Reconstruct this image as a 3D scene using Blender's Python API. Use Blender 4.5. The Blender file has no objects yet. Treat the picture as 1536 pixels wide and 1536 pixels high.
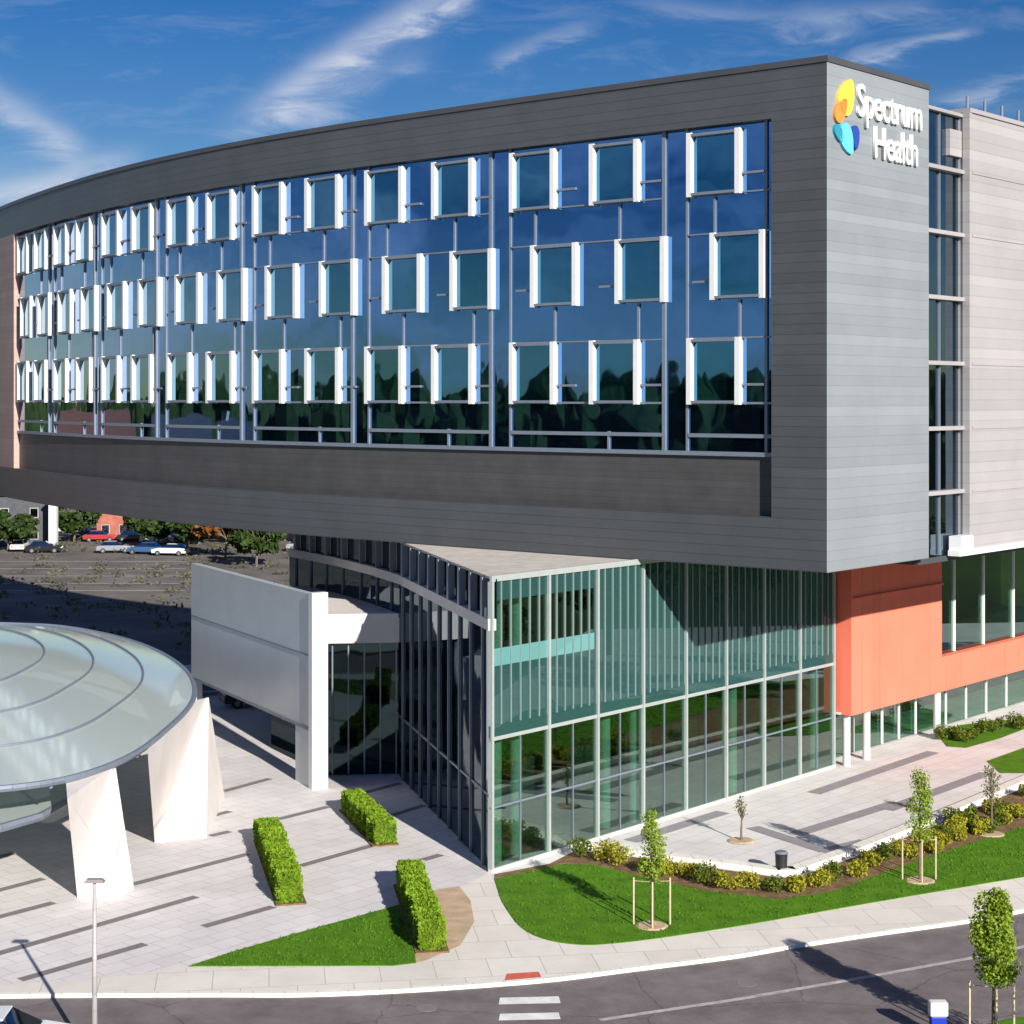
import bpy, bmesh, math, random
from mathutils import Vector, Matrix, noise
random.seed(7)
R = math.radians
sc = bpy.context.scene
# ------------------------------------------------------------------ camera
F = 2594.0; HY = 598.0; CZ = 18.8
cam = bpy.data.objects.new('camera', bpy.data.cameras.new('camera'))
sc.collection.objects.link(cam); sc.camera = cam
cam.location = (0, 0, CZ); cam.rotation_euler = (R(90), 0, 0)
cam.data.sensor_width = 36; cam.data.sensor_fit = 'HORIZONTAL'
cam.data.lens = 36 * F / 1536
cam.data.shift_y = -(768 - HY) / 1536
cam.data.clip_end = 4000; cam.data.clip_start = 0.5
# ------------------------------------------------------------------ light
ELEV = 23.0
sh = Vector((.43, -.90, 0)).normalized()
sd = Vector((sh.x * math.cos(R(ELEV)), sh.y * math.cos(R(ELEV)), math.sin(R(ELEV))))
sun = bpy.data.objects.new('sun', bpy.data.lights.new('sun', 'SUN'))
sc.collection.objects.link(sun)
sun.data.energy = 4.5; sun.data.angle = R(.5); sun.data.color = (1, .94, .86)
sun.rotation_euler = sd.to_track_quat('Z', 'Y').to_euler()
sun.location = (40, -60, 60)
sc.view_settings.view_transform = 'Standard'; sc.view_settings.look = 'None'
sc.view_settings.exposure = 0.85; sc.view_settings.gamma = 1
w = bpy.data.worlds.new("World"); sc.world = w; w.use_nodes = True
nt = w.node_tree; nt.nodes.clear()
def N(nt, t, **k):
    n = nt.nodes.new(t)
    for a, b in k.items(): setattr(n, a, b)
    return n
def mth(nt, op, a, b=None, c=None, clamp=False):
    n = nt.nodes.new('ShaderNodeMath'); n.operation = op; n.use_clamp = clamp
    for i, v in enumerate((a, b, c)):
        if v is None: continue
        if isinstance(v, (int, float)): n.inputs[i].default_value = v
        else: nt.links.new(v, n.inputs[i])
    return n.outputs[0]
def build_world():
    L = nt.links.new
    sky = N(nt, 'ShaderNodeTexSky', sky_type='NISHITA', sun_disc=False)
    sky.sun_elevation = R(ELEV); sky.sun_rotation = R(154.5)
    sky.air_density = 1.0; sky.dust_density = 0.15; sky.ozone_density = 3.0; sky.altitude = 300
    hs = N(nt, 'ShaderNodeHueSaturation'); hs.inputs['Saturation'].default_value = 1.45; hs.inputs['Hue'].default_value = .518; hs.inputs['Value'].default_value = .45
    L(sky.outputs[0], hs.inputs['Color'])
    tc = N(nt, 'ShaderNodeTexCoord'); sp = N(nt, 'ShaderNodeSeparateXYZ'); L(tc.outputs['Generated'], sp.inputs[0])
    x, y, z = sp.outputs
    ay = mth(nt, 'MAXIMUM', mth(nt, 'ABSOLUTE', y), .15)
    u = mth(nt, 'DIVIDE', x, ay); v = mth(nt, 'DIVIDE', z, ay)
    nz = N(nt, 'ShaderNodeTexNoise'); nz.inputs['Scale'].default_value = 14; nz.inputs['Detail'].default_value = 6
    nz2 = N(nt, 'ShaderNodeTexNoise'); nz2.inputs['Scale'].default_value = 20; nz2.inputs['Detail'].default_value = 8; nz2.inputs['Roughness'].default_value = .65; nz2.inputs['Distortion'].default_value=.6
    cb = N(nt, 'ShaderNodeCombineXYZ'); L(u, cb.inputs[0]); L(v, cb.inputs[1])
    mp = N(nt, 'ShaderNodeMapping'); mp.inputs['Rotation'].default_value = (0, 0, R(-32)); mp.inputs['Scale'].default_value = (.7, 2.6, 1)
    L(cb.outputs[0], nz.inputs['Vector']); L(cb.outputs[0], mp.inputs[0]); L(mp.outputs[0], nz2.inputs['Vector'])
    un = mth(nt, 'ADD', u, mth(nt, 'MULTIPLY', mth(nt, 'SUBTRACT', nz.outputs[0], .5), .03))
    vn = mth(nt, 'ADD', v, mth(nt, 'MULTIPLY', mth(nt, 'SUBTRACT', nz2.outputs[0], .5), .03))
    total = None
    P = [((385, 172), (700, -25), 26, 1.0), ((455, 175), (640, 90), 22, .35), ((-80, 100), (110, 225), 22, .75), ((-60, 300), (190, 245), 22, .8),
         ((740, 90), (880, 40), 13, .35), ((1270, 92), (1450, 48), 9, .6), ((990, 10), (1260, 45), 16, .3), ((1420, 145), (1560, 115), 9, .4), ((1180, 20), (1400, 10), 14, .25),
         ((-300,120),(-120,20),25,.5), ((1700,60),(2100,-60),30,.6)]
    for (x0, y0), (x1, y1), wd, st in P:
        a = Vector(((x0 - 768) / F, (HY - y0) / F)); b = Vector(((x1 - 768) / F, (HY - y1) / F))
        ln = (b - a).length; t = (b - a) / ln
        du = mth(nt, 'SUBTRACT', un, a.x); dv = mth(nt, 'SUBTRACT', vn, a.y)
        s = mth(nt, 'ADD', mth(nt, 'MULTIPLY', du, t.x), mth(nt, 'MULTIPLY', dv, t.y))
        q = mth(nt, 'SUBTRACT', mth(nt, 'MULTIPLY', dv, t.x), mth(nt, 'MULTIPLY', du, t.y))
        e = mth(nt, 'MAXIMUM', mth(nt, 'SUBTRACT', mth(nt, 'ABSOLUTE', mth(nt, 'SUBTRACT', s, ln / 2)), ln / 2 * .7), 0)
        d2 = mth(nt, 'ADD', mth(nt, 'POWER', mth(nt, 'DIVIDE', mth(nt,'ABSOLUTE',q), wd / F), 2.0), mth(nt, 'POWER', mth(nt, 'DIVIDE', e, ln * .2), 2.0))
        g = mth(nt, 'MULTIPLY', mth(nt, 'EXPONENT', mth(nt, 'MULTIPLY', d2, -1.0)), st)
        total = g if total is None else mth(nt, 'ADD', total, g)
    amb = mth(nt, 'MULTIPLY', mth(nt, 'SUBTRACT', nz2.outputs[0], .5, clamp=True), .7)
    tex = mth(nt, 'ADD', mth(nt, 'MULTIPLY', nz2.outputs[0], 2.3), -.45, clamp=True)
    fac = mth(nt, 'ADD', mth(nt, 'MULTIPLY', total, tex), amb, clamp=True)
    side = mth(nt, 'MULTIPLY', mth(nt, 'SUBTRACT', mth(nt, 'ABSOLUTE', u), .6), 1.2, clamp=True)
    nz3 = N(nt, 'ShaderNodeTexNoise'); nz3.inputs['Scale'].default_value = 5; nz3.inputs['Detail'].default_value = 7; nz3.inputs['Distortion'].default_value = .8
    mp3 = N(nt, 'ShaderNodeMapping'); mp3.inputs['Scale'].default_value = (1, 1, 3.2); L(tc.outputs['Generated'], mp3.inputs[0]); L(mp3.outputs[0], nz3.inputs['Vector'])
    cl = mth(nt, 'MULTIPLY', mth(nt, 'SUBTRACT', nz3.outputs[0], .46, clamp=True), 3.0)
    fac = mth(nt, 'ADD', fac, mth(nt, 'MULTIPLY', side, cl), clamp=True)
    fac = mth(nt, 'MULTIPLY', fac, .85)
    up = mth(nt, 'MULTIPLY', mth(nt, 'ADD', z, .02), 30, clamp=True)
    fac = mth(nt, 'MULTIPLY', fac, up)
    mx = N(nt, 'ShaderNodeMixRGB'); L(fac, mx.inputs[0]); L(hs.outputs[0], mx.inputs[1]); mx.inputs[2].default_value = (4.2, 4.5, 5.3, 1)
    bg = N(nt, 'ShaderNodeBackground'); bg.inputs[1].default_value = .085
    L(mx.outputs[0], bg.inputs[0])
    o = N(nt, 'ShaderNodeOutputWorld'); L(bg.outputs[0], o.inputs[0])
build_world()
# ------------------------------------------------------------------ helpers
def gp(px, py, z=0.0):
    "point at height z seen at photo pixel (px, py)"
    d = (CZ - z) * F / (py - HY)
    return Vector(((px - 768) / F * d, d, z))
def dp(px, d, z=0.0): return Vector(((px - 768) / F * d, d, z))
LOC = {}
def tag(o, label=None, cat=None, group=None, kind=None):
    if label: o['label'] = label
    if cat: o['category'] = cat
    if group: o['group'] = group
    if kind: o['kind'] = kind
    return o
def empty(name, loc, label, cat, group=None):
    o = bpy.data.objects.new(name, None); sc.collection.objects.link(o); o.location = loc; o.empty_display_size = .3
    LOC[o.name] = Vector(loc)
    return tag(o, label, cat, group)
def link(name, me, mat, parent=None, loc=None):
    o = bpy.data.objects.new(name, me); sc.collection.objects.link(o)
    if mat: me.materials.append(mat)
    if parent: o.parent = parent
    if loc: o.location = loc
    return o
class MB:
    def __init__(s): s.v = []; s.f = []; s.m = []
    def add(s, vs, fs, mi=0):
        b = len(s.v); s.v += [tuple(v) for v in vs]; s.f += [tuple(b + i for i in f) for f in fs]; s.m += [mi] * len(fs)
    def hexa(s, b, t, mi=0):
        n = len(b); s.add(list(b) + list(t), [tuple(range(n))[::-1], tuple(range(n, 2 * n))] + [(i, (i + 1) % n, n + (i + 1) % n, n + i) for i in range(n)], mi)
    def box(s, c, size, rz=0, mi=0):
        x, y, z = [k / 2 for k in size]; m = Matrix.Rotation(rz, 3, 'Z'); c = Vector(c)
        q = [c + m @ Vector((a * x, b * y, 0)) for a, b in ((-1, -1), (1, -1), (1, 1), (-1, 1))]
        s.hexa([p - Vector((0, 0, z)) for p in q], [p + Vector((0, 0, z)) for p in q], mi)
    def prism(s, poly, z0, z1, mi=0):
        s.hexa([Vector((p[0], p[1], z0)) for p in poly], [Vector((p[0], p[1], z1)) for p in poly], mi)
    def tube(s, a, b, r0, r1=None, n=8, mi=0):
        a = Vector(a); b = Vector(b); r1 = r0 if r1 is None else r1
        q = (b - a).to_track_quat('Z', 'Y').to_matrix()
        c = [q @ Vector((math.cos(2 * math.pi * i / n), math.sin(2 * math.pi * i / n), 0)) for i in range(n)]
        s.hexa([a + k * r0 for k in c], [b + k * r1 for k in c], mi)
    def build(s, name, mats, parent=None, smooth=False, bevel=0, off=None):
        L = off if off is not None else (LOC.get(root_of(parent).name, Vector()) if parent else Vector())
        me = bpy.data.meshes.new(name); me.from_pydata([(v[0] - L[0], v[1] - L[1], v[2] - L[2]) for v in s.v], [], s.f)
        mats = mats if isinstance(mats, (list, tuple)) else [mats]
        for m in mats: me.materials.append(m)
        me.polygons.foreach_set('material_index', s.m)
        bm = bmesh.new(); bm.from_mesh(me); bmesh.ops.recalc_face_normals(bm, faces=bm.faces); bm.to_mesh(me); bm.free()
        if smooth: me.polygons.foreach_set('use_smooth', [True] * len(me.polygons))
        o = bpy.data.objects.new(name, me); sc.collection.objects.link(o)
        if parent: o.parent = parent
        if bevel:
            b = o.modifiers.new('b', 'BEVEL'); b.width = bevel; b.segments = 2
        return o
def root_of(o):
    while o.parent: o = o.parent
    return o
# ------------------------------------------------------------------ materials
def mat(name, col, rough=.6, metal=0, spec=.5, noise_amt=.0, nscale=1.0, bump=0, bscale=8, col2=None, lines=None, detail=5, coord='Position'):
    m = bpy.data.materials.new(name); m.use_nodes = True; t = m.node_tree; p = t.nodes['Principled BSDF']
    p.inputs['Roughness'].default_value = rough; p.inputs['Metallic'].default_value = metal; p.inputs['Specular IOR Level'].default_value = spec
    p.inputs['Base Color'].default_value = (*col, 1)
    g = N(t, 'ShaderNodeNewGeometry'); L = t.links.new
    if noise_amt or col2:
        n = N(t, 'ShaderNodeTexNoise'); n.inputs['Scale'].default_value = nscale; n.inputs['Detail'].default_value = detail; n.inputs['Roughness'].default_value = .6
        L(g.outputs['Position'], n.inputs['Vector'])
        c2 = col2 or tuple(c * (1 - noise_amt) for c in col)
        c1 = col if col2 else tuple(c * (1 + noise_amt) for c in col)
        r = N(t, 'ShaderNodeValToRGB'); r.color_ramp.elements[0].position = .34; r.color_ramp.elements[1].position = .66
        r.color_ramp.elements[0].color = (*c2, 1); r.color_ramp.elements[1].color = (*c1, 1)
        L(n.outputs[0], r.inputs[0]); out = r.outputs[0]
        if lines:
            # narrow joints every `lines[0]` metres up the wall
            per, wd, dk = lines
            s = N(t, 'ShaderNodeSeparateXYZ'); L(g.outputs['Position'], s.inputs[0])
            fr = mth(t, 'FRACT', mth(t, 'DIVIDE', s.outputs[2], per))
            k = mth(t, 'LESS_THAN', fr, wd)
            mx = N(t, 'ShaderNodeMixRGB', blend_type='MULTIPLY'); L(k, mx.inputs[0]); L(out, mx.inputs[1]); mx.inputs[2].default_value = (dk, dk, dk, 1)
            # board to board tone
            wn = N(t, 'ShaderNodeTexWhiteNoise', noise_dimensions='1D'); L(mth(t, 'FLOOR', mth(t, 'DIVIDE', s.outputs[2], per)), wn.inputs['W'])
            hv = N(t, 'ShaderNodeHueSaturation'); L(mx.outputs[0], hv.inputs['Color']); L(mth(t, 'ADD', mth(t, 'MULTIPLY', wn.outputs[0], .16), .92), hv.inputs['Value'])
            out = hv.outputs[0]
        L(out, p.inputs['Base Color'])
    if bump:
        n2 = N(t, 'ShaderNodeTexNoise'); n2.inputs['Scale'].default_value = bscale; n2.inputs['Detail'].default_value = 4
        L(g.outputs['Position'], n2.inputs['Vector'])
        b = N(t, 'ShaderNodeBump'); b.inputs['Strength'].default_value = bump; b.inputs['Distance'].default_value = .1
        L(n2.outputs[0], b.inputs['Height']); L(b.outputs[0], p.inputs['Normal'])
    return m
def mirror_glass(name, tint, base, rough=.02, vary=.18, graze=(.75, .8, .85)):
    "coated opaque reflective glass: tinted mirror over a dark body"
    m = bpy.data.materials.new(name); m.use_nodes = True; t = m.node_tree; t.nodes.clear(); L = t.links.new
    g = N(t, 'ShaderNodeNewGeometry')
    n = N(t, 'ShaderNodeTexNoise'); n.inputs['Scale'].default_value = .28; n.inputs['Detail'].default_value = 2; L(g.outputs['Position'], n.inputs['Vector'])
    b = N(t, 'ShaderNodeBump'); b.inputs['Strength'].default_value = vary; b.inputs['Distance'].default_value = .12; L(n.outputs[0], b.inputs['Height'])
    lw = N(t, 'ShaderNodeLayerWeight'); lw.inputs['Blend'].default_value = .5
    c = N(t, 'ShaderNodeMixRGB'); L(mth(t, 'POWER', lw.outputs['Facing'], 2.1), c.inputs[0]); c.inputs[1].default_value = (*tint, 1); c.inputs[2].default_value = (*graze, 1)
    gl = N(t, 'ShaderNodeBsdfGlossy'); gl.inputs['Roughness'].default_value = rough; L(c.outputs[0], gl.inputs['Color']); L(b.outputs[0], gl.inputs['Normal'])
    df = N(t, 'ShaderNodeBsdfDiffuse'); df.inputs['Color'].default_value = (*base, 1)
    mx = N(t, 'ShaderNodeMixShader'); mx.inputs[0].default_value = .85; L(df.outputs[0], mx.inputs[1]); L(gl.outputs[0], mx.inputs[2])
    o = N(t, 'ShaderNodeOutputMaterial'); L(mx.outputs[0], o.inputs[0])
    return m
def clear_glass(name, trans, refl=.12, tint=(1, 1, 1), body=0.0, bodycol=(.3, .5, .45), rough=.01):
    m = bpy.data.materials.new(name); m.use_nodes = True; t = m.node_tree; t.nodes.clear(); L = t.links.new
    tr = N(t, 'ShaderNodeBsdfTransparent'); tr.inputs[0].default_value = (*trans, 1)
    df = N(t, 'ShaderNodeBsdfDiffuse'); df.inputs[0].default_value = (*bodycol, 1)
    m1 = N(t, 'ShaderNodeMixShader'); m1.inputs[0].default_value = body; L(tr.outputs[0], m1.inputs[1]); L(df.outputs[0], m1.inputs[2])
    gl = N(t, 'ShaderNodeBsdfGlossy'); gl.inputs['Roughness'].default_value = rough; gl.inputs['Color'].default_value = (*tint, 1)
    lw = N(t, 'ShaderNodeLayerWeight'); lw.inputs['Blend'].default_value = .3
    f = mth(t, 'ADD', mth(t, 'MULTIPLY', mth(t, 'POWER', lw.outputs['Facing'], 3), 1 - refl), refl, clamp=True)
    m2 = N(t, 'ShaderNodeMixShader'); L(f, m2.inputs[0]); L(m1.outputs[0], m2.inputs[1]); L(gl.outputs[0], m2.inputs[2])
    o = N(t, 'ShaderNodeOutputMaterial'); L(m2.outputs[0], o.inputs[0])
    return m
M = dict(
    clad=mat('dark grey cladding', (.064, .070, .079), .42, .0, .5, .08, .5, .03, 3, lines=(.42, .07, .6)),
    clad_top=mat('dark grey cladding plain', (.06, .062, .07), .4, .0, .5, .1, .35),
    endp=mat('flare tinted cladding', (.40, .27, .235), .5, 0, .4, .06, .5, lines=(.42, .07, .8)),  # warm sunset flare painted into the base colour of the end panel
    panel=mat('charcoal spandrel panel', (.060, .060, .063), .5, 0, .4, .12, .8, lines=(.3, .08, .75)),
    clad_side=mat('silver grey cladding', (.225, .25, .268), .45, 0, .5, .05, .4, .02, 3, lines=(.42, .06, .8)),
    wing=mat('light grey corrugated cladding', (.345, .325, .332), .5, 0, .5, .05, .3, .02, 4, lines=(.48, .1, .86)),
    white=mat('white metal', (.74, .75, .76), .4, 0, .5, .04, 2),
    fin=mat('white fin metal', (.68, .69, .69), .35, 0, .5, .03, 2),
    mull=mat('silver mullion', (.20, .235, .29), .4, .3, .5, .05, 2),
    mullt=mat('grey green thin mullion', (.20, .27, .26), .4, .2, .5, .05, 2),
    mullg=mat('pale green grey mullion', (.42, .46, .45), .4, .3, .5, .05, 2),
    orange=mat('orange render', (.80, .195, .125), .7, 0, .2, .04, .6, .05, 12),
    stone=mat('pale concrete', (.62, .59, .56), .8, 0, .3, .06, .8, .06, 9),
    pier=mat('white precast concrete', (.74, .69, .66), .75, 0, .3, .05, .5, .05, 6),
    roofg=mat('pale roof gravel', (.50, .46, .41), .9, 0, .2, .12, 1.5, .2, 12),
    glass=mirror_glass('blue coated glass', (.10, .27, .58), (.006, .012, .03)),
    pane=mirror_glass('teal window pane', (.055, .23, .40), (.004, .02, .03), vary=.22),
    link=mirror_glass('dark link glass', (.07, .15, .22), (.01, .015, .02)),
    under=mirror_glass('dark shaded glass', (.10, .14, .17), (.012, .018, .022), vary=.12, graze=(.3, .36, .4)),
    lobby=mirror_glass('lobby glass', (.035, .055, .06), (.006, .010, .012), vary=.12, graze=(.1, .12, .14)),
    gclear=clear_glass('green tinted clear glass', (.52, .70, .62), .2, (.8, .95, .9)),
    gfrit=clear_glass('fritted teal glass', (.16, .27, .26), .10, (.6, .8, .78), .42, (.05, .15, .145)),
    band=clear_glass('pale teal spandrel', (.3, .5, .5), .10, (.8, .95, .95), .9, (.12, .30, .30)),
    gtop=clear_glass('frosted canopy glass', (.55, .66, .63), .15, (.85, .95, .95), .80, (.56, .64, .61), .10),
    asphalt=mat('asphalt', (.17, .148, .148), .9, 0, .3, .12, .7, .3, 30, detail=8),
    tarmac_patch=mat('asphalt patch', (.09, .08, .078), .9, 0, .3, .1, 1.2, .3, 30),
    paving=mat('pale plaza paving', (.70, .67, .66), .8, 0, .3, .055, .35, .05, 14, detail=8),
    walk=mat('cream pavement concrete', (.74, .69, .62), .85, 0, .3, .05, .6, .06, 14, detail=8),
    joint=mat('dark paving strip', (.20, .18, .18), .85, 0, .3, .1, 2),
    joint_l=mat('grey paving band', (.27, .255, .27), .85, 0, .3, .08, 2),
    kerb=mat('kerb stone', (.76, .73, .66), .8, 0, .3, .06, 2),
    paint=mat('road paint', (.75, .74, .72), .7, 0, .3, .12, 3),
    paint_old=mat('worn road paint', (.40, .37, .36), .8, 0, .3, .25, 3),
    tactile=mat('red tactile paving', (.60, .13, .085), .8, 0, .3, .12, 5, .3, 30),
    grass=mat('mown grass', (.105, .245, .012), .9, 0, .15, col2=(.065, .17, .008), nscale=1.1, bump=.6, bscale=25, detail=8),
    blade=mat('grass blades', (.06, .15, .01), .95, 0, .05, .3, 2),
    mulch=mat('bark mulch', (.20, .13, .07), .95, 0, .1, .35, 2.5, .5, 20),
    tan=mat('tan gravel', (.50, .37, .25), .95, 0, .1, .15, 1.5, .3, 20),
    ground=mat('rough ground', (.20, .185, .165), .95, 0, .1, col2=(.115, .107, .095), nscale=.16, bump=.4, bscale=2, detail=8),
    fargrass=mat('far meadow', (.07, .10, .03), .95, 0, .1, col2=(.05, .06, .03), nscale=.03),
    bark=mat('bark', (.16, .12, .09), .9, 0, .2, .2, 6),
    stake=mat('timber stake', (.52, .42, .29), .8, 0, .2, .12, 6),
    black=mat('black plastic', (.02, .02, .022), .5), rubber=mat('tyre rubber', (.02, .02, .02), .8),
    dark=mat('dark interior', (.045, .05, .045), .8, 0, .3, .3, .6),
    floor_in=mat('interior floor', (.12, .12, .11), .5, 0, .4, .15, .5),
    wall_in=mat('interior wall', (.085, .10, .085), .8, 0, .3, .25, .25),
    carglass=mirror_glass('car glass', (.3, .35, .4), (.01, .01, .012), vary=.1),
    brick=mat('red brick', (.34, .12, .09), .85, 0, .2, .18, 1.2), tile=mat('roof tile', (.17, .08, .06), .8, 0, .2, .15, 2),
    cream=mat('cream render', (.5, .42, .33), .85, 0, .2, .1, .6), slate=mat('slate roof', (.07, .075, .085), .7, 0, .3, .15, 2),
    teal=mat('teal sign enamel', (.02, .25, .35), .4), yellow=mat('yellow sign enamel', (.85, .55, .06), .4), amber=mat('orange sign enamel', (.75, .25, .05), .4),
    sky_blue=mat('light blue sign enamel', (.12, .55, .85), .4), navy=mat('navy sign enamel', (.02, .06, .3), .4), royal=mat('royal blue sign', (.01, .03, .38), .4),
)
def slab_paving(m, sx, sy, ang, dk=.86, stain=.12):
    t = m.node_tree; p = t.nodes['Principled BSDF']; L = t.links.new
    src = p.inputs['Base Color'].links[0].from_socket
    g = N(t, 'ShaderNodeNewGeometry'); mp = N(t, 'ShaderNodeMapping'); mp.inputs['Rotation'].default_value = (0, 0, -ang); L(g.outputs['Position'], mp.inputs[0])
    br = N(t, 'ShaderNodeTexBrick'); br.inputs['Scale'].default_value = 1; br.inputs['Brick Width'].default_value = sx; br.inputs['Row Height'].default_value = sy
    br.inputs['Mortar Size'].default_value = .018; br.inputs['Color1'].default_value = (1, 1, 1, 1); br.inputs['Color2'].default_value = (.93, .925, .92, 1); br.inputs['Mortar'].default_value = (dk * .8, dk * .8, dk * .8, 1)
    L(mp.outputs[0], br.inputs['Vector'])
    m1 = N(t, 'ShaderNodeMixRGB', blend_type='MULTIPLY'); m1.inputs[0].default_value = 1; L(src, m1.inputs[1]); L(br.outputs[0], m1.inputs[2])
    n = N(t, 'ShaderNodeTexNoise'); n.inputs['Scale'].default_value = .22; n.inputs['Detail'].default_value = 9; n.inputs['Roughness'].default_value = .7; L(g.outputs['Position'], n.inputs['Vector'])
    v = mth(t, 'ADD', mth(t, 'MULTIPLY', mth(t, 'SUBTRACT', n.outputs[0], .5), stain * 4), 1 - stain * .3)
    h = N(t, 'ShaderNodeHueSaturation'); L(m1.outputs[0], h.inputs['Color']); L(v, h.inputs['Value']); L(h.outputs[0], p.inputs['Base Color'])
WA = math.atan2(.751, .66)
slab_paving(M['paving'], 1.2, .8, WA); slab_paving(M['walk'], 1.8, 1.8, R(8), .82, .1); slab_paving(M['kerb'], 1.0, 60, R(8), .8, .08)
slab_paving(M['orange'], 2.4, 2.3, 0, .9, .04); slab_paving(M['pier'], 30, 30, 0, .9, .09)
def cracked(m):
    t = m.node_tree; p = t.nodes['Principled BSDF']; L = t.links.new; src = p.inputs['Base Color'].links[0].from_socket
    g = N(t, 'ShaderNodeNewGeometry'); n = N(t, 'ShaderNodeTexNoise'); n.inputs['Scale'].default_value = .35; n.inputs['Detail'].default_value = 9; n.inputs['Roughness'].default_value = .72; L(g.outputs['Position'], n.inputs['Vector'])
    vo = N(t, 'ShaderNodeTexVoronoi', feature='DISTANCE_TO_EDGE'); vo.inputs['Scale'].default_value = .16
    av = N(t, 'ShaderNodeVectorMath', operation='ADD'); L(g.outputs['Position'], av.inputs[0]); L(n.outputs['Color'], av.inputs[1]); L(av.outputs[0], vo.inputs['Vector'])
    cr = mth(t, 'LESS_THAN', vo.outputs['Distance'], .005)
    v = mth(t, 'SUBTRACT', mth(t, 'ADD', mth(t, 'MULTIPLY', mth(t, 'SUBTRACT', n.outputs[0], .5), .9), 1.0), mth(t, 'MULTIPLY', cr, .3))
    h = N(t, 'ShaderNodeHueSaturation'); L(src, h.inputs['Color']); L(v, h.inputs['Value']); L(h.outputs[0], p.inputs['Base Color'])
cracked(M['asphalt'])
def leafmat(name, a, b, sc_=3.0):
    m = mat(name, a, .65, 0, .25, col2=b, nscale=sc_, detail=3)
    t = m.node_tree; p = t.nodes['Principled BSDF']; out = [n for n in t.nodes if n.type == 'OUTPUT_MATERIAL'][0]
    tl = N(t, 'ShaderNodeBsdfTranslucent'); mx = N(t, 'ShaderNodeMixShader'); mx.inputs[0].default_value = .28
    r = [n for n in t.nodes if n.type == 'VALTORGB'][0]; t.links.new(r.outputs[0], tl.inputs[0])
    t.links.new(p.outputs[0], mx.inputs[1]); t.links.new(tl.outputs[0], mx.inputs[2]); t.links.new(mx.outputs[0], out.inputs[0])
    return m
M['hedge'] = leafmat('hedge leaf', (.25, .40, .02), (.12, .22, .012), 2.2)
M['leaf'] = leafmat('young tree leaf', (.32, .42, .04), (.14, .23, .02), 3)
M['leaf_d'] = leafmat('dark tree leaf', (.06, .10, .02), (.02, .045, .012), .8)
M['leaf_o'] = leafmat('autumn leaf', (.30, .12, .03), (.14, .07, .02), 1.2)
M['leaf_p'] = leafmat('pale sparse leaf', (.26, .25, .12), (.14, .15, .07), 3)
M['shrub'] = leafmat('golden shrub leaf', (.46, .42, .03), (.17, .19, .015), 3)
M['shrub_g'] = leafmat('green shrub leaf', (.16, .20, .02), (.07, .10, .012), 3)
# ------------------------------------------------------------------ setting
def sheet(name, pts, z, m, kind='structure', th=None, **kw):
    b = MB(); pts = [Vector((p[0], p[1], 0)) for p in pts]
    if th: b.prism(pts, z - th, z)
    else: b.add([Vector((p.x, p.y, z)) for p in pts], [tuple(range(len(pts)))])
    o = b.build(name, m)
    if not th:
        me = o.data; bm = bmesh.new(); bm.from_mesh(me)
        for f in bm.faces:
            f.normal_update()
            if f.normal.z < 0: f.normal_flip()
        bm.to_mesh(me); bm.free()
    return tag(o, kind=kind, **kw)
def smooth_px(pts, n=6, closed=False):
    "Catmull-Rom through points"
    P = [Vector((p[0], p[1])) for p in pts]; out = []; k = len(P)
    for i in range(k if closed else k - 1):
        p0 = P[(i - 1) % k] if closed or i > 0 else P[i]; p1 = P[i]; p2 = P[(i + 1) % k]; p3 = P[(i + 2) % k] if closed or i + 2 < k else P[i + 1]
        for j in range(n):
            t = j / n
            out.append(.5 * ((2 * p1) + (-p0 + p2) * t + (2 * p0 - 5 * p1 + 4 * p2 - p3) * t * t + (-p0 + 3 * p1 - 3 * p2 + p3) * t ** 3))
    if not closed: out.append(P[-1])
    return out
G2 = lambda pts: [gp(x, y) for x, y in pts]
sheet('ground', [(-1500, -1500), (1500, -1500), (1500, 2500), (-1500, 2500)], -.30, M['fargrass'])
sheet('rough_ground', [(-150, 100), (-4, 100), (10, 420), (-150, 420)], -.22, M['ground'])
sheet('road', [(-90, 36), (90, 36), (90, 64), (50, 76), (-90, 76)], -.12, M['asphalt'])
KERB = [(-700, 1512), (-300, 1500), (0, 1492), (300, 1490), (450, 1490), (600, 1484), (750, 1474), (840, 1466), (950, 1452), (1100, 1433), (1200, 1416), (1336, 1396), (1452, 1380), (1536, 1364), (1700, 1330), (1950, 1285)]
kerb = [gp(p.x, p.y) for p in smooth_px(KERB, 5)]
sheet('plaza_paving', kerb + [Vector((70, 85, 0)), Vector((70, 140, 0)), Vector((20, 140, 0)), Vector((-14, 128, 0)), Vector((-26, 120, 0)), Vector((-70, 112, 0))], 0, M['paving'], th=.25)
b = MB()
for i in range(len(kerb) - 1):
    a, c = kerb[i], kerb[i + 1]; t = (c - a).normalized(); n = Vector((-t.y, t.x, 0))
    b.hexa([a - n * .02 + Vector((0, 0, -.25)), c - n * .02 + Vector((0, 0, -.25)), c + n * .17 + Vector((0, 0, -.25)), a + n * .17 + Vector((0, 0, -.25))],
           [a - n * .02 + Vector((0, 0, .012)), c - n * .02 + Vector((0, 0, .012)), c + n * .17 + Vector((0, 0, .012)), a + n * .17 + Vector((0, 0, .012))])
tag(b.build('kerb', M['kerb']), kind='structure')
LB = [(745, 1330), (757, 1360), (790, 1398), (850, 1416), (930, 1415), (1100, 1391), (1300, 1356), (1536, 1316), (1750, 1280), (1950, 1250)]
walk = [(-700, 1498), (0, 1478), (130, 1470), (280, 1452), (590, 1450), (640, 1443), (690, 1420), (712, 1385), (705, 1350), (690, 1330), (735, 1309)]
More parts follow.
